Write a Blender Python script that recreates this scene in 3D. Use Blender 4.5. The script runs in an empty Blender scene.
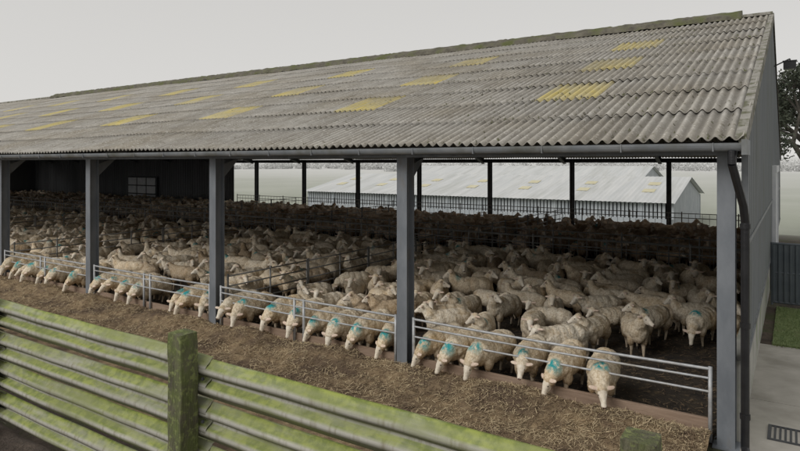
import bpy, bmesh, math, random
import numpy as np
from mathutils import Vector, Matrix, noise
random.seed(7); np.random.seed(7)
C = bpy.context.scene.collection
scn = bpy.context.scene

# ---------------------------------------------------------------- helpers
def link(ob, parent=None):
    C.objects.link(ob)
    if parent: ob.parent = parent
    return ob
def empty(name):
    e = bpy.data.objects.new(name, None); e.empty_display_size = .2
    C.objects.link(e); return e
def mesh_obj(name, v, f, mat, parent=None, smooth=False):
    me = bpy.data.meshes.new(name); me.from_pydata([tuple(p) for p in v], [], f); me.update()
    if mat: me.materials.append(mat)
    if smooth: me.polygons.foreach_set('use_smooth', [True]*len(me.polygons))
    return link(bpy.data.objects.new(name, me), parent)
class MB:
    def __init__(s): s.v=[]; s.f=[]
    def box(s,x0,x1,y0,y1,z0,z1):
        b=len(s.v)
        s.v+=[(x0,y0,z0),(x1,y0,z0),(x1,y1,z0),(x0,y1,z0),(x0,y0,z1),(x1,y0,z1),(x1,y1,z1),(x0,y1,z1)]
        s.f+=[(b,b+3,b+2,b+1),(b+4,b+5,b+6,b+7),(b,b+1,b+5,b+4),(b+1,b+2,b+6,b+5),(b+2,b+3,b+7,b+6),(b+3,b,b+4,b+7)]
    def tube(s,p0,p1,r0,r1=None,n=8,cap=True):
        if r1 is None: r1=r0
        p0=Vector(p0);p1=Vector(p1);d=(p1-p0).normalized()
        a=d.orthogonal().normalized();c=d.cross(a);b=len(s.v)
        for i in range(n):
            t=2*math.pi*i/n;o=a*math.cos(t)+c*math.sin(t)
            s.v.append(tuple(p0+o*r0));s.v.append(tuple(p1+o*r1))
        for i in range(n):
            j=(i+1)%n;s.f.append((b+2*i,b+2*j,b+2*j+1,b+2*i+1))
        if cap:
            s.f.append(tuple(b+2*i for i in range(n))[::-1]);s.f.append(tuple(b+2*i+1 for i in range(n)))
    def obj(s,name,mat,parent=None,smooth=False,bevel=0):
        o=mesh_obj(name,s.v,s.f,mat,parent,smooth)
        if bevel:
            m=o.modifiers.new('b','BEVEL');m.width=bevel;m.segments=2;m.limit_method='ANGLE'
        return o

def nt(name):
    m=bpy.data.materials.new(name);m.use_nodes=True
    t=m.node_tree;b=t.nodes['Principled BSDF'];return m,t,b
def mixc(t,fac,a,b,blend='MIX'):
    n=t.nodes.new('ShaderNodeMix');n.data_type='RGBA';n.blend_type=blend
    for s,v in ((0,fac),(6,a),(7,b)):
        if isinstance(v,(int,float)): n.inputs[s].default_value=v
        elif isinstance(v,tuple): n.inputs[s].default_value=(*v,1) if len(v)==3 else v
        else: t.links.new(v,n.inputs[s])
    return n.outputs[2]
def noise_fac(t,vec,scale,detail=6,lo=.4,hi=.6,rough=.6):
    n=t.nodes.new('ShaderNodeTexNoise');n.inputs['Scale'].default_value=scale;n.inputs['Detail'].default_value=min(detail,4)
    n.inputs['Roughness'].default_value=rough
    if vec is not None:t.links.new(vec,n.inputs['Vector'])
    r=t.nodes.new('ShaderNodeMapRange');r.inputs[1].default_value=lo;r.inputs[2].default_value=hi
    t.links.new(n.outputs['Fac'],r.inputs[0]);return r.outputs[0]
def objvec(t,scale=(1,1,1)):
    c=t.nodes.new('ShaderNodeTexCoord');m=t.nodes.new('ShaderNodeMapping');m.inputs['Scale'].default_value=scale
    t.links.new(c.outputs['Object'],m.inputs['Vector']);return m.outputs[0]
def bump(t,b,h,strength=.5,dist=.01):
    n=t.nodes.new('ShaderNodeBump');n.inputs['Strength'].default_value=strength;n.inputs['Distance'].default_value=dist
    t.links.new(h,n.inputs['Height']);t.links.new(n.outputs[0],b.inputs['Normal'])
def simple(name,c1,c2,scale=5,rough=.8,metal=0,stretch=(1,1,1),bs=.3,c3=None,s3=1.5,lo3=.5,hi3=.7,bd=.01):
    m,t,b=nt(name);v=objvec(t,stretch)
    f=noise_fac(t,v,scale,8,.35,.65);col=mixc(t,f,c1,c2)
    if c3: col=mixc(t,noise_fac(t,v,s3,8,lo3,hi3),col,c3)
    t.links.new(col,b.inputs['Base Color']);b.inputs['Roughness'].default_value=rough;b.inputs['Metallic'].default_value=metal
    if bs: bump(t,b,noise_fac(t,v,scale*6,3,0,1),bs,bd)
    return m

# ---------------------------------------------------------------- materials
M={}
M['steel']=simple('painted_steel',(.15,.165,.185),(.21,.225,.245),4,.5,0,(1,1,.4),.1,(.17,.14,.11),2.6,.62,.85)
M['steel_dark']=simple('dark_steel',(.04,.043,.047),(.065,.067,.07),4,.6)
M['galv']=simple('galvanised',(.34,.35,.36),(.50,.51,.52),9,.45,.2,(1,1,1),.1,(.26,.22,.16),3,.54,.80)
M['galv_old']=simple('galvanised_weathered',(.19,.185,.175),(.30,.295,.28),9,.6,.1,(1,1,1),.1,(.13,.11,.08),3,.55,.8)
M['gutter']=simple('gutter_grey',(.17,.185,.20),(.235,.245,.255),3,.5,0,(1,1,1),.1,(.12,.12,.10),2,.50,.75)
M['pipe']=simple('black_pipe',(.012,.012,.014),(.02,.02,.022),5,.35)
M['concrete']=simple('concrete',(.36,.34,.30),(.48,.455,.41),1.2,.9,0,(1,1,1),.4,(.24,.225,.19),.7,.48,.7)
M['concrete_wall']=simple('concrete_wall',(.36,.36,.33),(.48,.47,.43),2,.9,0,(1,1,1),.3,(.22,.27,.14),1.2,.5,.7)
M['floor']=simple('bedding',(.024,.019,.015),(.065,.05,.035),3,.95,0,(1,1,1),.8,(.12,.087,.05),5,.55,.7,.03)
M['board']=simple('feed_board',(.24,.165,.115),(.34,.245,.18),5,.85,0,(.3,1,3),.4)
M['grass']=simple('grass',(.13,.18,.065),(.20,.25,.10),8,.9,0,(1,1,1),.8,(.24,.21,.13),3,.55,.8)
M['shedroof']=simple('shed_roof',(.56,.575,.575),(.65,.655,.645),.6,.7,0,(3,.3,1),.1,(.50,.51,.49),.4,.5,.7)  # distant shed: fog haze painted in as a paler roof colour
M['shedwall']=simple('shed_wall',(.36,.39,.42),(.44,.465,.49),1,.8)  # shed walls paled too, haze is in the base colour
M['yellow_far']=simple('rooflight_far',(.60,.55,.36),(.66,.62,.44),1,.7)  # pale yellow carries the painted haze of the distant shed
M['haze_tree']=simple('haze_tree',(.56,.565,.555),(.61,.61,.60),.3,1,0,(1,1,1),0)  # fog painted into the treeline as a pale grey base colour
M['backwall']=simple('back_cladding',(.10,.105,.11),(.15,.155,.16),.8,.7,0,(1,1,.2),.1)
M['underside']=simple('purlin_steel',(.25,.25,.25),(.3,.3,.3),2,.7)
M['white']=simple('pale_sheet',(.6,.62,.64),(.72,.73,.74),3,.6)
M['hay']=simple('hay',(.23,.16,.09),(.38,.28,.165),9,.95,0,(1,1,1),1,(.125,.085,.055),1.6,.44,.64,.02)
M['straw']=simple('straw',(.38,.29,.17),(.62,.50,.32),14,.9,0,(1,1,1),0)
M['straw_pale']=simple('straw_dark',(.14,.095,.06),(.28,.20,.12),14,.9,0,(1,1,1),0)
M['gatesheet']=simple('gate_sheet',(.07,.085,.10),(.10,.115,.13),2,.5)
M['bark']=simple('bark',(.05,.045,.038),(.09,.08,.065),6,.95)
M['leaf']=simple('dark_foliage',(.035,.045,.03),(.075,.085,.055),1.5,.9,0,(1,1,1),0)
M['ridge']=simple('mossy_ridge',(.10,.09,.07),(.19,.175,.135),4,.95,0,(1,1,1),1,(.11,.12,.045),2,.45,.65,.04)
M['verge']=simple('mossy_verge',(.28,.265,.235),(.36,.345,.31),6,.95,0,(1,1,1),.8,(.12,.12,.07),5,.46,.62,.03)

m,t,b=nt('mossy_timber');v=objvec(t,(6,6,1))
col=mixc(t,noise_fac(t,v,3,8,.3,.7),(.075,.07,.045),(.18,.165,.11))
col=mixc(t,noise_fac(t,objvec(t,(1,1,.7)),7,8,.40,.64),col,(.13,.155,.05))
col=mixc(t,noise_fac(t,objvec(t),22,5,.52,.66),col,(.24,.27,.10))
t.links.new(col,b.inputs['Base Color']);b.inputs['Roughness'].default_value=.95
bump(t,b,noise_fac(t,v,9,8,0,1),1,.03);M['timber']=m

# crash rails: weathered grey steel, algae on upward-facing ledges, darker on downward-facing folds
m,t,b=nt('algae_steel')
v=objvec(t,(.25,3,4))
base=mixc(t,noise_fac(t,v,4,8,.3,.7),(.29,.28,.235),(.47,.455,.40))
base=mixc(t,noise_fac(t,objvec(t,(5,3,.35)),4,8,.50,.78),base,(.19,.165,.11))
g=t.nodes.new('ShaderNodeNewGeometry');sx=t.nodes.new('ShaderNodeSeparateXYZ');t.links.new(g.outputs['Normal'],sx.inputs[0])
mr=t.nodes.new('ShaderNodeMapRange');mr.inputs[1].default_value=.35;mr.inputs[2].default_value=.8;t.links.new(sx.outputs['Z'],mr.inputs[0])
nf=noise_fac(t,objvec(t,(.35,2,2)),2.6,8,.26,.52)
mu=t.nodes.new('ShaderNodeMath');mu.operation='MULTIPLY';t.links.new(mr.outputs[0],mu.inputs[0]);t.links.new(nf,mu.inputs[1])
col=mixc(t,mu.outputs[0],base,mixc(t,noise_fac(t,objvec(t),12,5),(.16,.20,.035),(.30,.34,.07)))
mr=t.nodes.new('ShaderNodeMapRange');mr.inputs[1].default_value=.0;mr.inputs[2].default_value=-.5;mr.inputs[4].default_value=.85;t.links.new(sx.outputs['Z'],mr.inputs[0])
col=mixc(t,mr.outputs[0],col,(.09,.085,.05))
col=mixc(t,noise_fac(t,objvec(t,(.3,1,2.5)),2.2,8,.52,.72),col,(.21,.235,.075))
t.links.new(col,b.inputs['Base Color']);b.inputs['Roughness'].default_value=.65
bump(t,b,noise_fac(t,objvec(t),40,6,0,1),.3,.004);M['algae']=m

def roofmat(name,light):
    m,t,b=nt(name)
    at=t.nodes.new('ShaderNodeAttribute');at.attribute_name='valley'
    at2=t.nodes.new('ShaderNodeAttribute');at2.attribute_name='tone'
    v=objvec(t,(1,1,1));vs=objvec(t,(5,.35,1))
    col=mixc(t,noise_fac(t,v,3,10,.3,.7),(.35,.33,.295),(.48,.46,.42))
    col=mixc(t,noise_fac(t,vs,2,8,.46,.72),col,(.27,.25,.22))
    col=mixc(t,noise_fac(t,v,.45,5,.42,.66),col,mixc(t,1.,col,(.82,.78,.71),'MULTIPLY'))
    col=mixc(t,noise_fac(t,v,25,4,.57,.68),col,(.62,.60,.55))
    if light:
        y=mixc(t,noise_fac(t,objvec(t,(3,1,1)),2.2,6,.35,.6),(.64,.51,.13),(.56,.49,.24))
        pk=noise_fac(t,objvec(t,(.35,.35,.35)),1.1,3,.42,.60)
        mx_=t.nodes.new('ShaderNodeMath');mx_.operation='MAXIMUM';t.links.new(noise_fac(t,vs,3,8,.44,.78),mx_.inputs[0])
        mh=t.nodes.new('ShaderNodeMath');mh.operation='MULTIPLY';mh.inputs[1].default_value=.65;t.links.new(pk,mh.inputs[0]);t.links.new(mh.outputs[0],mx_.inputs[1])
        col=mixc(t,mx_.outputs[0],y,col)
    col=mixc(t,noise_fac(t,v,9,6,.60,.71),col,(.18,.165,.12))
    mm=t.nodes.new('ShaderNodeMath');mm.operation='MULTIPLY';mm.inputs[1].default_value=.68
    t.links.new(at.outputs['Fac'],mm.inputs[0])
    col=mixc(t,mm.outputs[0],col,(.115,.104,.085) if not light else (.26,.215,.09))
    tn=t.nodes.new('ShaderNodeHueSaturation');t.links.new(at2.outputs['Fac'],tn.inputs['Value']);t.links.new(col,tn.inputs['Color'])
    t.links.new(tn.outputs[0],b.inputs['Base Color']);b.inputs['Roughness'].default_value=.9
    bump(t,b,noise_fac(t,v,45,5,0,1),.5,.01)
    return m
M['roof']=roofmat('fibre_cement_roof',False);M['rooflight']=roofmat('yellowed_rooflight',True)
M['cladding']=simple('gable_cladding',(.18,.195,.205),(.24,.255,.26),1.2,.6,0,(1,1,.3),.15,(.15,.16,.15),1.2,.5,.7)

m,t,b=nt('ground_mix')
tc=t.nodes.new('ShaderNodeTexCoord');sp=t.nodes.new('ShaderNodeSeparateXYZ');t.links.new(tc.outputs['Object'],sp.inputs[0])
v=tc.outputs['Object']
soil=mixc(t,noise_fac(t,v,2.2,10,.35,.65),(.045,.033,.025),(.11,.083,.063))
soil=mixc(t,noise_fac(t,v,1.0,8,.5,.62),soil,(.065,.07,.03))
field=mixc(t,noise_fac(t,v,.05,6,.35,.65),(.34,.36,.29),(.42,.435,.37))  # field colour paled to paint in mist behind the barn
mr=t.nodes.new('ShaderNodeMapRange');mr.inputs[1].default_value=24;mr.inputs[2].default_value=30;t.links.new(sp.outputs['Y'],mr.inputs[0])
col=mixc(t,mr.outputs[0],soil,field)
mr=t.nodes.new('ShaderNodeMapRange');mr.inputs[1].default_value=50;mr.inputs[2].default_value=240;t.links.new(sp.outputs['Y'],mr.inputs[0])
col=mixc(t,mr.outputs[0],col,(.68,.68,.665))  # painted fog: ground fades to pale grey with distance
t.links.new(col,b.inputs['Base Color']);b.inputs['Roughness'].default_value=.95
bump(t,b,noise_fac(t,v,9,8,0,1),1,.06);M['ground']=m

m,t,b=nt('wool')
oi=t.nodes.new('ShaderNodeObjectInfo');tc=t.nodes.new('ShaderNodeTexCoord')
ad=t.nodes.new('ShaderNodeVectorMath');ad.operation='ADD';sc=t.nodes.new('ShaderNodeMath');sc.operation='MULTIPLY';sc.inputs[1].default_value=37
t.links.new(oi.outputs['Random'],sc.inputs[0]);t.links.new(tc.outputs['Object'],ad.inputs[0]);t.links.new(sc.outputs[0],ad.inputs[1])
v=ad.outputs[0]
col=mixc(t,noise_fac(t,v,30,3,.34,.58),(.68,.62,.53),(1,1,1))
col=mixc(t,1.0,oi.outputs['Color'],col,'MULTIPLY')
col=mixc(t,noise_fac(t,v,4,3,.46,.74),col,mixc(t,1.0,col,(.74,.65,.52),'MULTIPLY'))
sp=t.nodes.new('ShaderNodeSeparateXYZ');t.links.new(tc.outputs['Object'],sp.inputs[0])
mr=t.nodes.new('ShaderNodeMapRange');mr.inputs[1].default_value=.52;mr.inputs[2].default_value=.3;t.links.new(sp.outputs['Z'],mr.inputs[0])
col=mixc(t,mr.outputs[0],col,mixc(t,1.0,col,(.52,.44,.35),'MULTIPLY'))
at=t.nodes.new('ShaderNodeAttribute');at.attribute_name='mark'
nn=noise_fac(t,v,14,3,.36,.54)
m1=t.nodes.new('ShaderNodeMath');m1.operation='MULTIPLY';t.links.new(at.outputs['Fac'],m1.inputs[0]);t.links.new(nn,m1.inputs[1])
m2=t.nodes.new('ShaderNodeMath');m2.operation='MULTIPLY';t.links.new(m1.outputs[0],m2.inputs[0]);t.links.new(oi.outputs['Alpha'],m2.inputs[1])
col=mixc(t,m2.outputs[0],col,(.04,.36,.38))
t.links.new(col,b.inputs['Base Color']);b.inputs['Roughness'].default_value=1;b.inputs['Specular IOR Level'].default_value=.1
bump(t,b,noise_fac(t,v,70,2,0,1),.9,.016);M['wool']=m
def skin(name,c1,c2,mul=.6):
    m,t,b=nt(name);oi=t.nodes.new('ShaderNodeObjectInfo')
    c=mixc(t,noise_fac(t,objvec(t),16,3),c1,c2)
    c=mixc(t,mul,c,mixc(t,1.0,c,oi.outputs['Color'],'MULTIPLY'))
    t.links.new(c,b.inputs['Base Color']);b.inputs['Roughness'].default_value=.95;b.inputs['Specular IOR Level'].default_value=.15
    bump(t,b,noise_fac(t,objvec(t),60,2,0,1),.5,.006);return m
M['face']=skin('sheep_face',(.74,.69,.61),(.90,.86,.79),.45)
M['ear']=skin('sheep_ear',(.70,.57,.50),(.82,.72,.64),.45)
M['leg']=skin('sheep_leg',(.46,.40,.33),(.62,.55,.46),.6)
M['nose']=skin('sheep_nose',(.20,.12,.10),(.30,.19,.16),.2)
M['eye']=simple('sheep_eye',(.01,.008,.006),(.02,.015,.01),5,.3,bs=0)
M['hoof']=simple('hoof',(.03,.025,.02),(.05,.04,.03),5,.7,bs=0)

# ---------------------------------------------------------------- sheep meshes
LAB={'wool':0,'face':1,'leg':2,'nose':3,'hoof':5,'ear':6}
def seg(P,p0,r0,p1,r1,lab,n=5):
    for i in range(n+1):
        a=i/n;c=Vector(p0).lerp(Vector(p1),a);r=r0*(1-a)+r1*a;P.append((c,Vector((r,r,r)),None,lab))
def make_sheep(name,neck,hd_dir,lying=False,step=0,seed=0,markc=(.34,0,.74),vox=.016,fat=1.0):
    P=[];E=lambda c,r,l='wool',q=None:P.append((Vector(c),Vector(r),q,l))
    dz=-.29 if lying else 0
    E((-.40,0,.565+dz),(.15,.18*fat,.175));E((-.28,0,.575+dz),(.23,.225*fat,.205));E((-.08,0,.56+dz),(.28,.245*fat,.225))
    E((.08,0,.555+dz),(.27,.24*fat,.225));E((.22,0,.56+dz),(.23,.215*fat,.22));E((.33,0,.575+dz),(.17,.18*fat,.185))
    E((.37,0,.50+dz),(.12,.12,.14))
    seg(P,(-.53,0,.58+dz),.045,(-.57,0,.44+dz),.032,'wool',4)
    for s in(-1,1):
        E((-.35,s*.115,.44+dz),(.13,.085,.17));E((.28,s*.12,.42+dz),(.085,.07,.15))
        st=step*s*.06
        if lying:
            seg(P,(.33,s*.15,.16),.05,(.47,s*.16,.06),.035,'leg');seg(P,(.47,s*.16,.06),.033,(.30,s*.17,.035),.025,'leg')
            seg(P,(-.30,s*.2,.14),.09,(-.15,s*.25,.08),.05,'wool');seg(P,(-.15,s*.25,.06),.035,(-.38,s*.26,.035),.025,'leg')
        else:
            seg(P,(.28,s*.11,.38),.056,(.295+st*.5,s*.108,.215),.034,'leg');seg(P,(.295+st*.5,s*.108,.215),.034,(.29+st,s*.106,.07),.023,'leg')
            seg(P,(.29+st,s*.106,.06),.028,(.315+st,s*.106,.026),.031,'hoof',3)
            seg(P,(-.31,s*.115,.42),.09,(-.35-st*.3,s*.115,.32),.056,'wool',3)
            seg(P,(-.36-st*.4,s*.115,.31),.05,(-.44-st,s*.112,.225),.036,'leg');seg(P,(-.44-st,s*.112,.225),.035,(-.395-st,s*.11,.07),.024,'leg')
            seg(P,(-.395-st,s*.11,.06),.028,(-.37-st,s*.11,.026),.031,'hoof',3)
    nk=[(Vector(p)+Vector((0,0,dz)),r) for p,r in neck]
    pr=[(Vector((.30,0,.60+dz)),.16)]+nk
    for a,b_ in zip(pr[:-1],pr[1:]): seg(P,a[0],a[1],b_[0],b_[1],'wool',5)
    poll=nk[-1][0];F=Vector(hd_dir).normalized();S=Vector((0,0,1)).cross(F).normalized();U=F.cross(S)
    R=Matrix((F,S,U)).transposed()
    H=lambda x,y,z:poll+F*x+S*y+U*z
    E(H(.0,0,.028),(.078,.078,.068),'wool',R)
    E(H(.045,0,.012),(.085,.070,.072),'face',R);E(H(.10,0,.010),(.08,.058,.062),'face',R)
    E(H(.16,0,-.003),(.075,.045,.050),'face',R);E(H(.215,0,-.010),(.045,.043,.042),'face',R)
    E(H(.10,0,-.045),(.08,.043,.036),'face',R)
    E(H(.248,0,-.004),(.018,.030,.020),'nose',R)
    for s in(-1,1):
        E(H(.078,s*.045,.040),(.030,.020,.014),'face',R)
        Rr=R@Matrix.Rotation(s*-.15,3,'X')@Matrix.Rotation(s*.30,3,'Z')
        E(H(-.003,s*.118,.038),(.034,.078,.019),'ear',Rr)
    bm=bmesh.new()
    for c,r,q,l in P:
        Mx=Matrix.Translation(c)@((q.to_4x4()) if q else Matrix.Identity(4))@Matrix.Diagonal((*r,1))
        bmesh.ops.create_icosphere(bm,subdivisions=3 if max(r)>.1 else 2,radius=1,matrix=Mx)
    me=bpy.data.meshes.new('tmp');bm.to_mesh(me);bm.free()
    ob=bpy.data.objects.new('tmp',me);C.objects.link(ob)
    rm=ob.modifiers.new('r','REMESH');rm.mode='VOXEL';rm.voxel_size=vox
    sm=ob.modifiers.new('s','SMOOTH');sm.factor=.5;sm.iterations=2
    dg=bpy.context.evaluated_depsgraph_get();dg.update()
    res=bpy.data.meshes.new_from_object(ob.evaluated_get(dg));bpy.data.objects.remove(ob)
    res.name=name
    nv=len(res.vertices);co=np.empty(nv*3);res.vertices.foreach_get('co',co);co=co.reshape(-1,3)
    no=np.array([tuple(v.normal) for v in res.vertices])
    D=[]
    for c,r,q,l in P:
        d=co-np.array(c)
        if q: d=d@np.array(q)
        D.append((np.linalg.norm(d/np.array(r),axis=1)-1)*min(r))
    D=np.array(D);li=np.array([LAB[p[3]] for p in P]);vl=li[D.argmin(0)]
    off=Vector((seed*3.1,0,0))
    for i in range(nv):
        if vl[i]==0:
            p=Vector(co[i])+off
            a=.019*noise.noise(p*7)+.007*noise.noise(p*20)+.004*noise.noise(p*45)+.008
            vd=noise.voronoi(p*24)[0][0];a+=.008*(.45-vd)
            co[i]+=no[i]*a
    res.vertices.foreach_set('co',co.ravel())
    mk=np.clip(1.8-np.linalg.norm((co-np.array(markc)-np.array((0,0,dz)))/np.array((.065,.09,.10)),axis=1),0,1)
    A=res.attributes.new('mark','FLOAT','POINT');A.data.foreach_set('value',mk)
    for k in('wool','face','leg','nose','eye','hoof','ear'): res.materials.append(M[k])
    idx=[]
    for p in res.polygons:
        l=[vl[i] for i in p.vertices];idx.append(max(set(l),key=l.count))
    res.polygons.foreach_set('material_index',idx)
    res.polygons.foreach_set('use_smooth',[True]*len(res.polygons))
    bm=bmesh.new();bm.from_mesh(res)
    for s in(-1,1):
        r=bmesh.ops.create_icosphere(bm,subdivisions=2,radius=.012,matrix=Matrix.Translation(H(.092,s*.053,.024)))
        for f in {f for v in r['verts'] for f in v.link_faces}: f.material_index=4;f.smooth=True
        r=bmesh.ops.create_icosphere(bm,subdivisions=1,radius=.008,matrix=Matrix.Translation(H(.258,s*.016,.008)))
        for f in {f for v in r['verts'] for f in v.link_faces}: f.material_index=4
    bm.to_mesh(res);bm.free();res.update()
    return res
up=[((.45,0,.74),.115),((.52,0,.89),.075)]
mid=[((.47,0,.67),.115),((.61,0,.76),.075)]
S_up=make_sheep('sheep_up',up,(1,0,-.55),False,0,1)
S_l=make_sheep('sheep_left',[((.44,.03,.74),.115),((.51,.08,.88),.075)],(.75,.7,-.45),False,1,2)
S_r=make_sheep('sheep_right',[((.44,-.03,.73),.115),((.51,-.09,.86),.075)],(.6,-.85,-.5),False,-1,3,fat=.92)
S_m=make_sheep('sheep_mid',mid,(1,.15,-.6),False,1,4,fat=1.06)
S_d=make_sheep('sheep_down',[((.48,0,.55),.115),((.61,.02,.42),.08)],(.55,.1,-1),False,-1,5)
S_b=make_sheep('sheep_back',[((.43,.05,.74),.115),((.46,.12,.87),.075)],(.1,1,-.35),False,0,11,fat=.95)
F1=make_sheep('sheep_feed_a',[((.46,0,.57),.135),((.62,.0,.45),.09)],(.55,.0,-.9),False,0,7,(.50,0,.68),.012)
F2=make_sheep('sheep_feed_b',[((.46,.01,.58),.135),((.63,.04,.48),.09)],(.65,.25,-.85),False,0,8,(.42,0,.72),.012,.93)
F3=make_sheep('sheep_feed_c',[((.46,-.01,.56),.135),((.60,-.05,.42),.09)],(.5,-.3,-.9),False,1,9,(.54,0,.60),.012)
F4=make_sheep('sheep_feed_d',[((.46,.02,.60),.13),((.66,.05,.56),.085)],(.9,.1,-.6),False,-1,10,(.48,0,.68),.012,1.05)

def put_sheep(me,x,y,ang,tint,mark,s=1,z=0):
    o=bpy.data.objects.new('sheep',me);o.location=(x,y,z);o.rotation_euler=(0,0,ang);o.scale=(s*random.uniform(.95,1.05),s*random.uniform(.92,1.06),s*random.uniform(.97,1.03))
    o.color=(*tint,mark);C.objects.link(o);return o
def tint(base,var=.12):
    k=random.uniform(1-var,1+var);w=random.uniform(-.07,.08)
    return (base[0]*k,base[1]*k*(1-w*.4),base[2]*k*(1-w))
grid={}
def free(x,y,a,R=.22,L=.25):
    pts=[(x+math.cos(a)*L,y+math.sin(a)*L),(x-math.cos(a)*L,y-math.sin(a)*L),(x,y)]
    for px,py in pts:
        gx,gy=int(px//.6),int(py//.6)
        for i in(-1,0,1):
            for j in(-1,0,1):
                for qx,qy in grid.get((gx+i,gy+j),()):
                    if (qx-px)**2+(qy-py)**2<(2*R)**2:return False
    return True
def occupy(x,y,a,L=.25):
    for k in(-1,0,1):
        px,py=x+math.cos(a)*L*k,y+math.sin(a)*L*k
        grid.setdefault((int(px//.6),int(py//.6)),[]).append((px,py))
CREAM=(.93,.82,.655)
xs=[-1.62,-2.2,-2.78,-3.4,-3.92,-4.36, -5.3,-5.85,-6.38,-6.9,-7.45,-7.95,-8.85,-9.25]
x=-10.05
while x>-37:
    if abs((x%4.8)-0)>.28 and abs((x%4.8)-4.8)>.28 and random.random()>.06: xs.append(x)
    x-=random.uniform(.46,.58)
for x in xs:
    a=-math.pi/2+random.uniform(-.2,.16)
    y=.47+random.uniform(-.12,.06)
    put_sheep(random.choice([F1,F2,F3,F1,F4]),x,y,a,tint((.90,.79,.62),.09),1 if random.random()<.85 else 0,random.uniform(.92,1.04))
    occupy(x,y,a)
cam=(.70,-8.60)
def vis(x,y):
    dx,dy=x-cam[0],y-cam[1];r=(.8365*dx+.548*dy)/(-.548*dx+.8365*dy);return r>-.76
cnt=0
def fill(x0,x1,y0,y1,tries,col,angs,excl=None,darkp=.1,meshes=None):
    global cnt
    for _ in range(tries):
        x=random.uniform(x0,x1);y=random.uniform(y0,y1)
        if not vis(x,y):continue
        if excl and excl(x,y):continue
        a=random.choice(angs)+random.gauss(0,.45)
        if not free(x,y,a):continue
        hx,hy=x+.70*math.cos(a),y+.70*math.sin(a);qx=x-.5*math.cos(a)
        if not(x0+.05<hx<x1-.1 and x0<qx<x1-.1 and y0-.45<hy<y1+.1):continue
        me=random.choice(meshes or [S_up,S_up,S_up,S_l,S_r,S_l,S_r,S_m,S_d,S_b])
        c=col
        if random.random()<darkp:c=(col[0]*.66,col[1]*.61,col[2]*.56)
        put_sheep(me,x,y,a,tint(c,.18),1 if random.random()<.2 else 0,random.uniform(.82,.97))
        occupy(x,y,a);cnt+=1
P=math.pi
ex=lambda x,y:(y<1.65+max(0,x+2.5)*1.4) or y<1.4
for k in range(0,5):
    xa=-9.6*(k+1)+.15;xb=-9.6*k-.15
    fill(xa,xb,1.35,10.3,6500,CREAM if k<2 else (.86,.75,.59),[P,-P*.38,-P*.45,-P*.55,-P*.3,-P*.75,P*.9,-P*.48,0.1,-P*.6],ex,.07+.03*k)
    fill(xa,xb,12.9,22.7,3600,(.74,.60,.47) if k<3 else (.78,.66,.52),[P,-P*.5,-P*.5,0,-P*.4],None,.3)  # rear pens: barn shade painted in as a darker, browner fleece tint
fill(-66,-48.2,1.4,10.3,6000,(.78,.67,.53),[P,-P*.5,0],None,.3);fill(-70,-48.2,12.9,22.7,5000,(.74,.62,.49),[P,-P*.5,0],None,.3)  # far pens likewise, shade is put into the fleece tint
print('SHEEP',cnt,len(xs))

# ---------------------------------------------------------------- terrain
def axis(dense):
    return np.array(sorted(set(np.round(np.concatenate(dense),3))))
gx=axis([np.linspace(-700,-80,18),np.linspace(-80,-12,35),np.linspace(-12,6,90),np.linspace(6,80,20),np.linspace(80,700,14)])
gy=axis([np.linspace(-60,-12,10),np.linspace(-12,-4.5,75),np.linspace(-4.5,26,16),np.linspace(26,60,20),np.linspace(60,900,40)])
def gh(x,y):
    if y<-4.9:
        t_=min(1,max(0,(-4.9-y)/.35));h=.50*t_+.05*noise.noise(Vector((x*1.3,y*1.3,0)))*t_+.02*noise.noise(Vector((x*6,y*6,3)))*t_
        if x>.3: h*=max(0,1-(x-.3)/2)
        return h-.004
    if y<27:return -.004
    if y<42:return -1.6*(y-27)/15
    return -1.6+(y-42)*.010+max(0,y-250)*.006+ (2.0*noise.noise(Vector((x*.008,y*.008,0))) if y>110 else 0)
v=[(x,y,gh(x,y)) for y in gy for x in gx];nx=len(gx)
f=[(j*nx+i,j*nx+i+1,(j+1)*nx+i+1,(j+1)*nx+i) for j in range(len(gy)-1) for i in range(nx-1)]
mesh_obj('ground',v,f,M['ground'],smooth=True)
v=[];f=[];X=np.linspace(-72,.02,420);Y=np.linspace(.05,23.3,120)
for y in Y:
    for x in X: v.append((x,y,.012+.03*max(0,noise.noise(Vector((x*1.5,y*1.5,0)))+.3)+.012*noise.noise(Vector((x*7,y*7,0)))+.006))
nx=len(X);f=[(j*nx+i,j*nx+i+1,(j+1)*nx+i+1,(j+1)*nx+i) for j in range(len(Y)-1) for i in range(nx-1)]
mesh_obj('bedding_floor',v,f,M['floor'],smooth=True)
mb=MB();mb.box(.14,9,-4.6,1.9,-.1,.012);mb.box(.14,9,1.915,5.2,-.1,.012);mb.obj('concrete_pavement',M['concrete'])
mb=MB();mb.box(.36,9,5.25,8.9,-.1,.03)
for _ in range(9000):
    x=random.uniform(.36,2.2);y=random.uniform(5.1,8.9);h=random.uniform(.03,.09);a=random.uniform(0,6.28);b_=len(mb.v)
    mb.v+=[(x,y,.02),(x+.012*math.cos(a),y+.012*math.sin(a),.02),(x+random.uniform(-.03,.03),y+random.uniform(-.03,.03),h)];mb.f.append((b_,b_+1,b_+2))
mb.obj('grass',M['grass'])
g=empty('drain_grate');mb=MB()
mb.box(.42,.46,.45,.95,.013,.03);mb.box(1.0,1.04,.45,.95,.013,.03);mb.box(.46,1.0,.45,.48,.013,.03);mb.box(.46,1.0,.92,.95,.013,.03)
for i in range(9): mb.box(.49+i*.058,.515+i*.058,.48,.92,.014,.027)
mb.obj('bars',M['steel_dark'],g)

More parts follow.
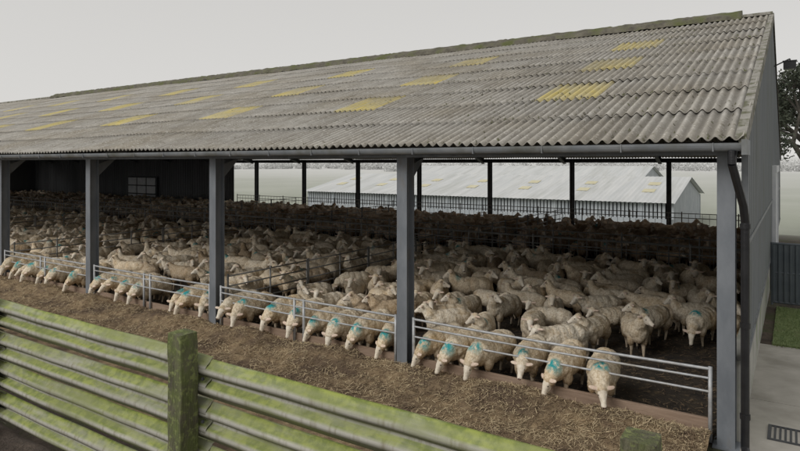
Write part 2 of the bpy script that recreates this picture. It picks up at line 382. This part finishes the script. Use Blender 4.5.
# silage feed strip
v=[];X=np.linspace(-42,-.15,1100);Y=np.linspace(-3.6,-.03,80)
def fh(x,y):
    e=min(1,max(0,(y+3.6)/.6))
    pile=.15*math.exp(-((y+.38)/.42)**2)*(1+.8*noise.noise(Vector((x*.9,0,4))))
    return .02+e*(.07+.05*noise.noise(Vector((x*1.4,y*1.8,0)))+.035*noise.noise(Vector((x*6,y*6,0)))+.026*noise.noise(Vector((x*15,y*15,0)))+pile)
for y in Y:
    for x in X:v.append((x,y,fh(x,y)))
nx=len(X);f=[(j*nx+i,j*nx+i+1,(j+1)*nx+i+1,(j+1)*nx+i) for j in range(len(Y)-1) for i in range(nx-1)]
sil=empty('silage_feed');mesh_obj('heap',v,f,M['hay'],sil,True)
for nm,mt,num,sd in(('straw_stalks',M['straw'],30000,1),('straw_dark',M['straw_pale'],20000,2)):
    mb=MB();random.seed(sd);k_=0
    while k_<num:
        x=-.2-abs(random.random()**1.7)*32;y=random.uniform(-2.2,-.05)
        if noise.noise(Vector((x*1.7,y*2.2,sd*5)))<-.12 and random.random()<.75: continue
        k_+=1;z=fh(x,y)
        a=random.uniform(0,6.28);L=random.uniform(.03,.11);w=random.uniform(.002,.0045)
        d=Vector((math.cos(a),math.sin(a),random.uniform(-.45,.6)))*L/2;n_=Vector((-math.sin(a),math.cos(a),random.uniform(-.5,.5)))*w
        c=Vector((x,y,z+.015));b_=len(mb.v);mb.v+=[tuple(c-d-n_),tuple(c-d+n_),tuple(c+d+n_),tuple(c+d-n_)];mb.f.append((b_,b_+1,b_+2,b_+3))
    mb.obj(nm,mt,sil)
random.seed(99)
mb=MB()
for _ in range(9000):
    x=-.1-abs(random.random()**1.6)*14;y=random.uniform(.1,9);a=random.uniform(0,6.28);L=random.uniform(.03,.12);w=.004
    d=Vector((math.cos(a),math.sin(a),random.uniform(-.1,.2)))*L/2;n_=Vector((-math.sin(a),math.cos(a),.2))*w
    c=Vector((x,y,.06));b_=len(mb.v);mb.v+=[tuple(c-d-n_),tuple(c-d+n_),tuple(c+d+n_),tuple(c+d-n_)];mb.f.append((b_,b_+1,b_+2,b_+3))
mb.obj('bedding_straw',M['straw_pale'])

# ---------------------------------------------------------------- barn
barn=empty('sheep_barn')
XR=.22;XL=-66;Y0=-.55;YR=11.75;ZE=3.86;ZR=7.85
sl=(ZR-ZE)/(YR-Y0)
def roof(name,flip,per):
    pitch=.146;nw=int((XR-XL)/pitch);nc=nw*per+1
    xs_=XR-np.arange(nc)*pitch/per
    courses=9;cl=(YR-Y0)/courses;v=[];f=[];mi=[];val=[];tone=[]
    rs=np.random.RandomState(3)
    jit=rs.uniform(-.006,.006,(courses,120));tn=rs.uniform(.93,1.07,(courses,120))
    rows=4 if not flip else 2
    ph=2*np.pi*np.arange(nc)/per
    wave=.027*np.cos(ph)
    for k in range(courses):
        for r in range(rows+1):
            y=Y0+cl*(k+r/rows)-(.06 if r==0 else 0);zz=ZE+sl*(y-Y0)+.016*(1-r/rows)
            base=len(v) if r==0 else base
            sh=(np.arange(nc)//(per*7))%120
            z=zz+wave+jit[k][sh]
            z=z+.02*np.sin(xs_*.9+k)*.5+.012*np.sin(xs_*.37)
            yy=(y if not flip else 2*YR-y)+(jit[k][sh]*3 if r==0 else 0)
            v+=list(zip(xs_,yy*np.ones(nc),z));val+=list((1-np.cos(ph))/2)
        st=base
        for r in range(rows):
            for i in range(nc-1):
                a=st+r*nc+i;f.append((a,a+1,a+nc+1,a+nc) if flip else (a,a+nc,a+nc+1,a+1))
                xx=-(xs_[i]);l=0
                if k in(2,4,6) and 2.2<(xx%4.8)<3.35:l=1
                mi.append(l);tone.append(tn[k][sh[i]])
    me=bpy.data.meshes.new(name);me.from_pydata(v,[],f)
    me.materials.append(M['roof']);me.materials.append(M['rooflight']);me.polygons.foreach_set('material_index',mi)
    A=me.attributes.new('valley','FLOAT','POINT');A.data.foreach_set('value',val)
    A=me.attributes.new('tone','FLOAT','FACE');A.data.foreach_set('value',tone)
    me.polygons.foreach_set('use_smooth',[True]*len(f));me.update()
    o=bpy.data.objects.new(name,me);link(o,barn)
    if not flip:
        s=o.modifiers.new('s','SOLIDIFY');s.thickness=.008;s.offset=-1
    return o
roof('roof_front',False,8);roof('roof_back',True,4)
n=420;v=[];f=[]
prof=[(-.34,-.10),(-.30,.03),(-.16,.10),(-.07,.17),(0,.20),(.07,.17),(.16,.10),(.30,.03),(.34,-.10)]
for i in range(n+1):
    x=-.55-(39.4-.55)*i/n
    for (dy,dz) in prof:
        q=noise.noise(Vector((x*3,dy*4,0)))*.03+noise.noise(Vector((x*11,dy*9,2)))*.022
        v.append((x,YR+dy*(1+q),ZR+dz+q+.02))
k=len(prof)
f=[(i*k+j,i*k+j+1,(i+1)*k+j+1,(i+1)*k+j) for i in range(n) for j in range(k-1)]+[tuple(range(k))[::-1],tuple(n*k+j for j in range(k))]
mesh_obj('ridge_cap',v,f,M['ridge'],barn,True)
mb=MB();mb.box(XR-.9,XR,YR-.25,YR+.25,ZR-.04,ZR+.05);mb.box(XL,-39.4,YR-.25,YR+.25,ZR-.06,ZR+.05);mb.obj('ridge_ends',M['verge'],barn,bevel=.02)
# moss clumps on laps and sheets
random.seed(21);mv=[];mf=[]
for _ in range(3200):
    x=-random.random()**1.4*30+.1;kk=random.randint(0,8);y=Y0+(YR-Y0)/9*kk-.03+abs(random.gauss(0,.12)) if random.random()<.65 else random.uniform(Y0,YR)
    z=ZE+sl*(y-Y0)+.005;r=random.uniform(.008,.026);b_=len(mv)
    for q in range(6):
        a=q*math.pi/3;rr=r*random.uniform(.7,1.3);mv.append((x+rr*math.cos(a),y+rr*math.sin(a),z-.012+sl*rr*math.sin(a)))
    mv.append((x,y,z+r*1.1))
    for q in range(6): mf.append((b_+q,b_+(q+1)%6,b_+6))
mesh_obj('moss_clumps',mv,mf,M['ridge'],barn,True)
v=[];f=[];n=90
for s_ in(0,1):
    b0=len(v)
    for i in range(n+1):
        y=Y0-.02+(YR-Y0+.02)*i/n;z=ZE+sl*(y-Y0);q=noise.noise(Vector((y*5,0,0)))*.012
        yy=y if s_==0 else 2*YR-y
        v+=[(XR-.09,yy,z+.035+q),(XR+.025,yy,z+.045+q),(XR+.03,yy,z-.15),(XR+.005,yy,z-.15)]
    for i in range(n):
        for j in range(3):
            a=b0+i*4+j;f.append((a,a+1,a+5,a+4))
    f.append((b0,b0+1,b0+2,b0+3)[::-1])
mesh_obj('verge_trim',v,f,M['verge'],barn)
def column(x,y,zt,nm,mat,w=.2,d=.24):
    mb=MB();t=.018
    mb.box(x-w/2,x+w/2,y-d/2,y-d/2+t,0,zt);mb.box(x-w/2,x+w/2,y+d/2-t,y+d/2,0,zt);mb.box(x-.008,x+.008,y-d/2+t,y+d/2-t,0,zt)
    mb.box(x-w/2-.05,x+w/2+.05,y-d/2-.05,y+d/2+.05,0,.022)
    return mb.obj(nm,mat,barn)
for i in range(0,14):
    x=-4.8*i-(.02 if i else .0)
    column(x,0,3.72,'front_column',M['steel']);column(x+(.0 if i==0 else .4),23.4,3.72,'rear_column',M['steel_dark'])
    mb=MB()
    for s_ in(0,1):
        ys=[(.1,YR),(2*YR-.1,YR)][s_]
        a=Vector((x,ys[0],ZE+sl*(.1-Y0)-.30));b_=Vector((x,ys[1],ZR-.30))
        for dx,w,dz0,dz1 in((0,.09,.0,.018),(0,.09,-.24,-.222),(0,.006,-.222,0)):
            k=len(mb.v)
            for p in(a,b_):
                mb.v+=[(x-w,p.y,p.z+dz0),(x+w,p.y,p.z+dz0),(x+w,p.y,p.z+dz1),(x-w,p.y,p.z+dz1)]
            mb.f+=[(k,k+1,k+5,k+4),(k+1,k+2,k+6,k+5),(k+2,k+3,k+7,k+6),(k+3,k,k+4,k+7)]
    k=len(mb.v);mb.v+=[(x-.008,.12,3.2),(x+.008,.12,3.2),(x+.008,.12,3.75),(x-.008,.12,3.75),(x-.008,.75,3.80),(x+.008,.75,3.80)]
    mb.f+=[(k,k+3,k+4),(k+1,k+5,k+2),(k,k+4,k+5,k+1)]
    mb.obj('rafter',M['steel'],barn)
mb=MB()
for i in range(10):
    for s_ in(0,1):
        y=.6+i*1.22;z=ZE+sl*(y-Y0)-.09;yy=y if s_==0 else 2*YR-y
        mb.box(XL,.1,yy-.03,yy+.03,z-.16,z)
mb.obj('purlins',M['underside'],barn)
mb=MB();mb.box(XL,.12,-.15,-.06,3.66,3.82);mb.obj('eaves_beam',M['steel'],barn)
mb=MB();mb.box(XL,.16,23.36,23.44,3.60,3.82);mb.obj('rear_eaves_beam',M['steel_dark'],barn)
v=[];f=[];n=10
for x in(XL,XR+.02):
    for i in range(n+1):
        a=math.pi*i/n;v.append((x,-.56-.065*math.cos(a),3.80-.095*math.sin(a)))
f=[(i,i+1,n+1+i+1,n+1+i) for i in range(n)]+[tuple(range(n+1)),tuple(n+1+i for i in range(n+1))[::-1]]
o=mesh_obj('gutter',v,f,M['gutter'],barn)
s=o.modifiers.new('s','SOLIDIFY');s.thickness=.006
mb=MB()
for i in range(0,60): mb.box(-1.05*i-.1,-1.05*i-.088,-.632,-.48,3.70,3.805)
mb.box(.20,.26,-.64,-.05,3.66,3.84)
mb.obj('gutter_brackets',M['gutter'],barn)
mb=MB();pts=[(.10,-.56,3.71),(.10,-.56,3.55),(.20,-.30,3.05),(.215,-.24,2.85),(.215,-.24,.12),(.25,-.42,.04)]
for a,b_ in zip(pts[:-1],pts[1:]): mb.tube(a,b_,.048,n=14)
for z in(2.8,1.6,.5): mb.tube((.215,-.24,z-.03),(.215,-.24,z+.03),.058,n=14)
mb.obj('downpipe',M['pipe'],barn)
v=[];f=[];ys=[];xo=[];y=.02;GX=.16
while y<23.6:
    for dy,dx in((0,0),(.16,0),(.19,.05),(.26,.05),(.29,0)): ys.append(y+dy);xo.append(dx)
    y+=.32
for y,dx in zip(ys,xo):
    yy=min(y,2*YR-y);zt=ZE+sl*(yy-Y0)-.08
    v+=[(GX+dx,y,1.0),(GX+dx,y,min(zt,3.2)),(GX+dx,y,zt)]
for i in range(len(ys)-1):
    a=i*3;f+=[(a,a+3,a+4,a+1),(a+1,a+4,a+5,a+2)]
mesh_obj('gable_cladding',v,f,M['cladding'],barn)
mb=MB();mb.box(.02,.155,.14,23.5,0,1.05)
mb.obj('gable_concrete_wall',M['concrete_wall'],barn)
mb=MB();mb.box(.156,.225,.10,23.5,1.05,1.10);mb.box(.16,.235,.05,.14,1.1,3.75);mb.box(.212,.222,.2,23.4,2.5,2.56);mb.obj('gable_flashing',M['gutter'],barn)
mb=MB();mb.box(.20,.30,11.2,11.35,0,3.3);mb.box(.20,.30,14.6,14.75,0,3.3);mb.box(.20,.32,11.2,14.75,3.3,3.5);mb.box(.2,.26,11.35,14.6,0,3.3);mb.obj('gable_door',M['white'],barn)
fl=empty('floodlight');mb=MB();mb.tube((.2,13.2,6.55),(.62,13.2,6.75),.02);mb.tube((.62,13.2,6.75),(.62,13.2,6.65),.02)
mb.box(.45,.78,13.1,13.3,6.44,6.66);mb.box(.43,.8,13.08,13.32,6.66,6.69);mb.obj('lamp_housing',M['pipe'],fl)
v=[];f=[];x=-35.5;pp=[]
while x>-70:
    for dx,dy in((0,0),(-.14,0),(-.17,-.04),(-.25,-.04),(-.28,0)):pp.append((x+dx,23.22+dy))
    x-=.30
for x,y in pp:v+=[(x,y,0),(x,y,4.0)]
f=[(2*i,2*i+2,2*i+3,2*i+1) for i in range(len(pp)-1)]
mesh_obj('rear_cladding',v,f,M['backwall'],barn)
mb=MB();mb.box(-66.2,-66,0,23.4,0,5.5);mb.obj('far_end_wall',M['backwall'],barn)
g=empty('panel_gate');mb=MB()
for i in range(3):
    for j in range(3): mb.box(-49+i*1.35,-49+i*1.35+1.2,22.95,23.0,.25+j*.72,.25+j*.72+.62)
mb.obj('panels',M['white'],g);mb=MB();mb.box(-49.1,-44.9,23.0,23.05,.15,2.45);mb.obj('frame',M['steel_dark'],g)

# ---------------------------------------------------------------- feed barriers, pens
random.seed(31)
def barrier(x0,x1,y,zs,name,vert=None,r=.02,board=True):
    e=empty(name);mb=MB()
    for z in zs:
        nseg=6;sg=random.uniform(-.018,.012)
        for q in range(nseg):
            f0,f1=q/nseg,(q+1)/nseg
            mb.tube((x0+(x1-x0)*f0,y,z+sg*math.sin(math.pi*f0)),(x0+(x1-x0)*f1,y,z+sg*math.sin(math.pi*f1)),r if z==zs[0] else r*.8,cap=False)
    for xx in ([x0,x1] if vert is None else vert): mb.tube((xx,y,0.02),(xx,y,zs[0]+.03),.026)
    mb.obj('rails',M['galv'],e,True)
    if board:
        mb=MB();mb.box(x0+.02,x1-.02,y+.03,y+.09,.02,.30);mb.obj('bottom_board',M['board'],e,bevel=.008)
for i in range(9):
    xa=-4.8*(i+1)+.18;xb=-4.8*i-.18
    vv=[xa,xb]
    if i>=1: vv+=[xa+(xb-xa)*.5+.12,xa+(xb-xa)*.5-.12]
    barrier(xa,xb,-.06,[.95,.83,.66],'feed_barrier',vv)
def pen_y(x,y0,y1,mat='galv_old'):
    e=empty('pen_divider');mb=MB();y=y0
    while y<y1-.1:
        ye=min(y+2.6,y1)
        for z in(1.1,.88,.66,.48,.30): mb.tube((x,y+.03,z),(x,ye-.03,z),.017)
        for yy in(y+.03,ye-.03,(y+ye)/2): mb.tube((x,yy,.02),(x,yy,1.15),.022)
        y=ye
    mb.obj('rails',M[mat],e,True)
for k in range(1,6): pen_y(-9.6*k,.25,10.6)
for k in range(0,5): pen_y(-9.6*k-(.15 if k==0 else 0),12.75,23)
def pen_x(y,x0,x1,h=1.05,mat='galv_old'):
    e=empty('pen_rail');mb=MB()
    for z in(h,h-.22,h-.6): mb.tube((x0,y,z),(x1,y,z),.02)
    x=x0
    while x<x1: mb.tube((x,y,.02),(x,y,h),.010,n=5);x+=.3
    x=x0
    while x<x1: mb.tube((x,y,.0),(x,y,h+.08),.03,n=6);x+=2.4
    mb.obj('rails',M[mat],e)
pen_x(10.7,-57,-.05,1.12);pen_x(12.7,-57,-.05,1.12);pen_x(23.1,-35,-.05,1.15)

g=empty('sheeted_gate');mb=MB();gy_=9.0
for z in(.12,1.57,.85): mb.tube((.26,gy_,z),(3.9,gy_,z),.03)
for x in(.26,2.1,3.9): mb.tube((x,gy_,.05),(x,gy_,1.6),.03)
mb.obj('frame',M['gatesheet'],g);v=[];f=[]
for i in range(120):
    x=.28+i*.03;dy=[0,0,.03,.03][i%4];v+=[(x,gy_-.045+dy,.14),(x,gy_-.045+dy,1.55)]
f=[(2*i,2*i+2,2*i+3,2*i+1) for i in range(119)];mesh_obj('sheet',v,f,M['gatesheet'],g)

# ---------------------------------------------------------------- crash barrier fence
fence=empty('crash_barrier_fence')
pr=[(-.155,.0),(-.150,.018),(-.125,.034),(-.105,.065),(-.088,.080),(-.062,.080),(-.045,.065),(-.020,.018),(0,.006),(.020,.018),(.045,.065),(.062,.080),(.088,.080),(.105,.065),(.125,.034),(.150,.018),(.155,.0)]
FY=-5.32
px=[.08+3.45,.08,-3.42,-6.95,-10.4,-13.9]
for s_ in range(5):
    xa,xb=px[s_]+.16,px[s_+1]-.16
    for r_ in range(4):
        zc=1.82-.345*r_+random.uniform(-.012,.012)+(-.025 if s_%2 else 0);tilt=random.uniform(-.012,.012)
        v=[];f=[];n=50;yo=random.uniform(0,.012)+(.012 if s_%2 else 0)
        for i in range(n+1):
            x=xa+(xb-xa)*i/n;w=.008*noise.noise(Vector((x*1.1,r_*5,s_)))
            for (dz,dy) in pr: v.append((x,FY-dy-yo+w,zc+dz+tilt*(i/n-.5)+w))
        k=len(pr);f=[(i*k+j,i*k+j+1,(i+1)*k+j+1,(i+1)*k+j)[::-1] for i in range(n) for j in range(k-1)]
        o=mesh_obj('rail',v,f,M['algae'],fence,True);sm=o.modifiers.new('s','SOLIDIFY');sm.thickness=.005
def tpost(x,y,zt,w=.17):
    v=[];f=[];n=24
    ring=[(-1,-1),(-.9,-1),(0,-1),(.9,-1),(1,-1),(1,-.9),(1,0),(1,.9),(1,1),(.9,1),(0,1),(-.9,1),(-1,1),(-1,.9),(-1,0),(-1,-.9)]
    for i in range(n+1):
        z=.1+(zt-.1)*i/n
        for a,b_ in ring:
            s_=w/2*(.97 if abs(a)==1 and abs(b_)==1 else 1)*(.965 if i==n else 1);q=.006*noise.noise(Vector((a*2+x,b_*2,z*5)))
            v.append((x+a*s_+q,y+b_*s_+q,z+(.008*noise.noise(Vector((a,b_,x)))if i==n else 0)))
    k=16;f=[(i*k+j,i*k+(j+1)%k,(i+1)*k+(j+1)%k,(i+1)*k+j) for i in range(n) for j in range(k)]+[tuple(n*k+j for j in range(k))]
    return mesh_obj('timber_post',v,f,M['timber'],fence)
for i,x in enumerate(px): tpost(x,FY-.19,2.2+(.03 if i==1 else 0))
mb=MB()
for x in px:
    for r_ in range(4): mb.tube((x+.13,FY-.09,1.82-.345*r_),(x+.13,FY-.105,1.82-.345*r_),.014,n=6)
mb.obj('bolts',M['steel_dark'],fence)

# ---------------------------------------------------------------- background sheds, trees
def shed(x0,x1,ye,yr,zb,ze,zr,lights):
    e=empty('livestock_shed');v=[];f=[];n=int((x1-x0)/.35);
    for i in range(n*2+1):
        x=x0+(x1-x0)*i/(n*2);w=.03*(i%2)
        v+=[(x,ye-.5,ze+w),(x,yr,zr+w),(x,2*yr-ye+.5,ze+w)]
    for i in range(n*2): a=3*i;f+=[(a,a+3,a+4,a+1),(a+1,a+4,a+5,a+2)]
    mesh_obj('roof',v,f,M['shedroof'],e)
    mb=MB();mb.box(x0+.3,x1-.3,ye,ye+.1,zb-1,zb+1.1);mb.box(x0+.3,x1-.3,2*yr-ye-.1,2*yr-ye,zb-1,ze-.05)
    x=x0+.4
    while x<x1: mb.box(x,x+.16,ye-.05,ye+.15,zb-1,ze-.02);x+=3.2
    mb.obj('walls',M['shedwall'],e)
    mb=MB()
    x=x0+.3
    while x<x1-.3: mb.box(x,x+.19,ye+.02,ye+.07,zb+1.1,ze-.05);x+=.28
    mb.obj('slats',M['shedwall'],e)
    for xe in(x0+.3,x1-.35):
        mesh_obj('gable',[(xe,ye,zb-1),(xe,2*yr-ye,zb-1),(xe,2*yr-ye,ze-.03),(xe,yr,zr-.05),(xe,ye,ze-.03)],[(0,1,2,3,4)],M['shedwall'],e)
    if lights:
        mb=MB();x=x0+2
        while x<x1-2:
            for a0 in(.35,.62):
                b_=len(mb.v);q=lambda tt:(ye-.5+(yr-ye+.5)*tt,ze+(zr-ze)*tt+.045)
                y0_,z0_=q(a0);y1_,z1_=q(a0+.12);mb.v+=[(x,y0_,z0_),(x+.9,y0_,z0_),(x+.9,y1_,z1_),(x,y1_,z1_)];mb.f.append((b_,b_+1,b_+2,b_+3))
            x+=5
        mb.obj('rooflights',M['yellow_far'],e)
shed(-41,-6.2,37.4,45.4,-1.5,.75,2.45,True)
shed(-46,-13,58,67,-1.3,1.2,3.25,False)

def foliage(mb,c,R,n,size):
    for _ in range(n):
        d=Vector((random.gauss(0,1),random.gauss(0,1),random.gauss(0,1))).normalized()*(random.random()**.5)
        p=Vector(c)+Vector((d.x*R[0],d.y*R[1],d.z*R[2]));s=size*random.uniform(.5,1.3)
        a=Vector((random.gauss(0,1),random.gauss(0,1),random.gauss(0,1))).normalized();b_=a.orthogonal().normalized();k=len(mb.v)
        mb.v+=[tuple(p-a*s),tuple(p+b_*s*.5),tuple(p+a*s),tuple(p-b_*s*.5)];mb.f.append((k,k+1,k+2,k+3))
def tree(x,y,z,h,seed):
    random.seed(seed);e=empty('tree');mb=MB();lf=MB()
    def br(p,d,L,r,dep):
        q=p+d*L;mb.tube(p,q,r,r*.65,n=7,cap=False)
        if dep<=1: foliage(lf,q,(.7,.7,.55),90,.11)
        if dep==0: return
        for i in range(3 if dep>1 else 4):
            dd=(d+Vector((random.gauss(0,.6),random.gauss(0,.6),random.gauss(.05,.35)))).normalized()
            br(q,dd,L*random.uniform(.62,.85),r*.62,dep-1)
    br(Vector((x,y,z)),Vector((0,0,1)),h*.25,h*.022,4)
    mb.obj('trunk',M['bark'],e);lf.obj('crown',M['leaf'],e)
tree(1.9,33,-1,14,5);tree(3.2,40,-1,13,8);tree(6,37,-1,14,12)
random.seed(4);mb=MB()
x=-330
while x<80:
    hh=random.uniform(3.0,5.5);y=random.uniform(220,260)
    foliage(mb,(x,y,gh(x,y)+hh*.35),(4,3,hh*.5),260,.45);x+=random.uniform(1.2,2.6)
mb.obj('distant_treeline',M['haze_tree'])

# ---------------------------------------------------------------- light, sky, camera
w=bpy.data.worlds.new('World');scn.world=w;w.use_nodes=True;t=w.node_tree
bg=t.nodes['Background'];out=t.nodes['World Output']
EL=math.radians(36);AZ=math.radians(200)
sky=t.nodes.new('ShaderNodeTexSky');sky.sky_type='NISHITA';sky.sun_disc=False;sky.sun_elevation=EL;sky.sun_rotation=AZ
hs=t.nodes.new('ShaderNodeHueSaturation');hs.inputs['Saturation'].default_value=.15
t.links.new(sky.outputs[0],hs.inputs['Color']);t.links.new(hs.outputs[0],bg.inputs['Color']);bg.inputs['Strength'].default_value=.08
tc=t.nodes.new('ShaderNodeTexCoord');sp=t.nodes.new('ShaderNodeSeparateXYZ');t.links.new(tc.outputs['Generated'],sp.inputs[0])
rp=t.nodes.new('ShaderNodeValToRGB');rp.color_ramp.elements[0].position=0;rp.color_ramp.elements[0].color=(.76,.745,.72,1)
rp.color_ramp.elements[1].position=.5;rp.color_ramp.elements[1].color=(.62,.61,.59,1)
t.links.new(sp.outputs['Z'],rp.inputs[0])
b2=t.nodes.new('ShaderNodeBackground');t.links.new(rp.outputs[0],b2.inputs['Color']);b2.inputs['Strength'].default_value=1.0
mx=t.nodes.new('ShaderNodeMixShader');mx.inputs[0].default_value=.85
t.links.new(bg.outputs[0],mx.inputs[1]);t.links.new(b2.outputs[0],mx.inputs[2]);t.links.new(mx.outputs[0],out.inputs['Surface'])
sd=bpy.data.lights.new('sun','SUN');sd.energy=1.5;sd.angle=math.radians(35);sd.color=(1,.98,.95)
so=bpy.data.objects.new('sun',sd);C.objects.link(so)
D=Vector((math.sin(AZ)*math.cos(EL),math.cos(AZ)*math.cos(EL),math.sin(EL)))
so.rotation_euler=D.to_track_quat('Z','Y').to_euler()
cd=bpy.data.cameras.new('camera');cd.lens=27;cd.sensor_width=36;cd.shift_y=-.0775;cd.clip_end=3000;cd.clip_start=.1
co=bpy.data.objects.new('camera',cd);C.objects.link(co);co.location=(.70,-8.60,3.56);co.rotation_euler=(math.pi/2,0,math.atan2(.548,.8365))
scn.camera=co
scn.view_settings.view_transform='Standard';scn.view_settings.look='None';scn.view_settings.exposure=0
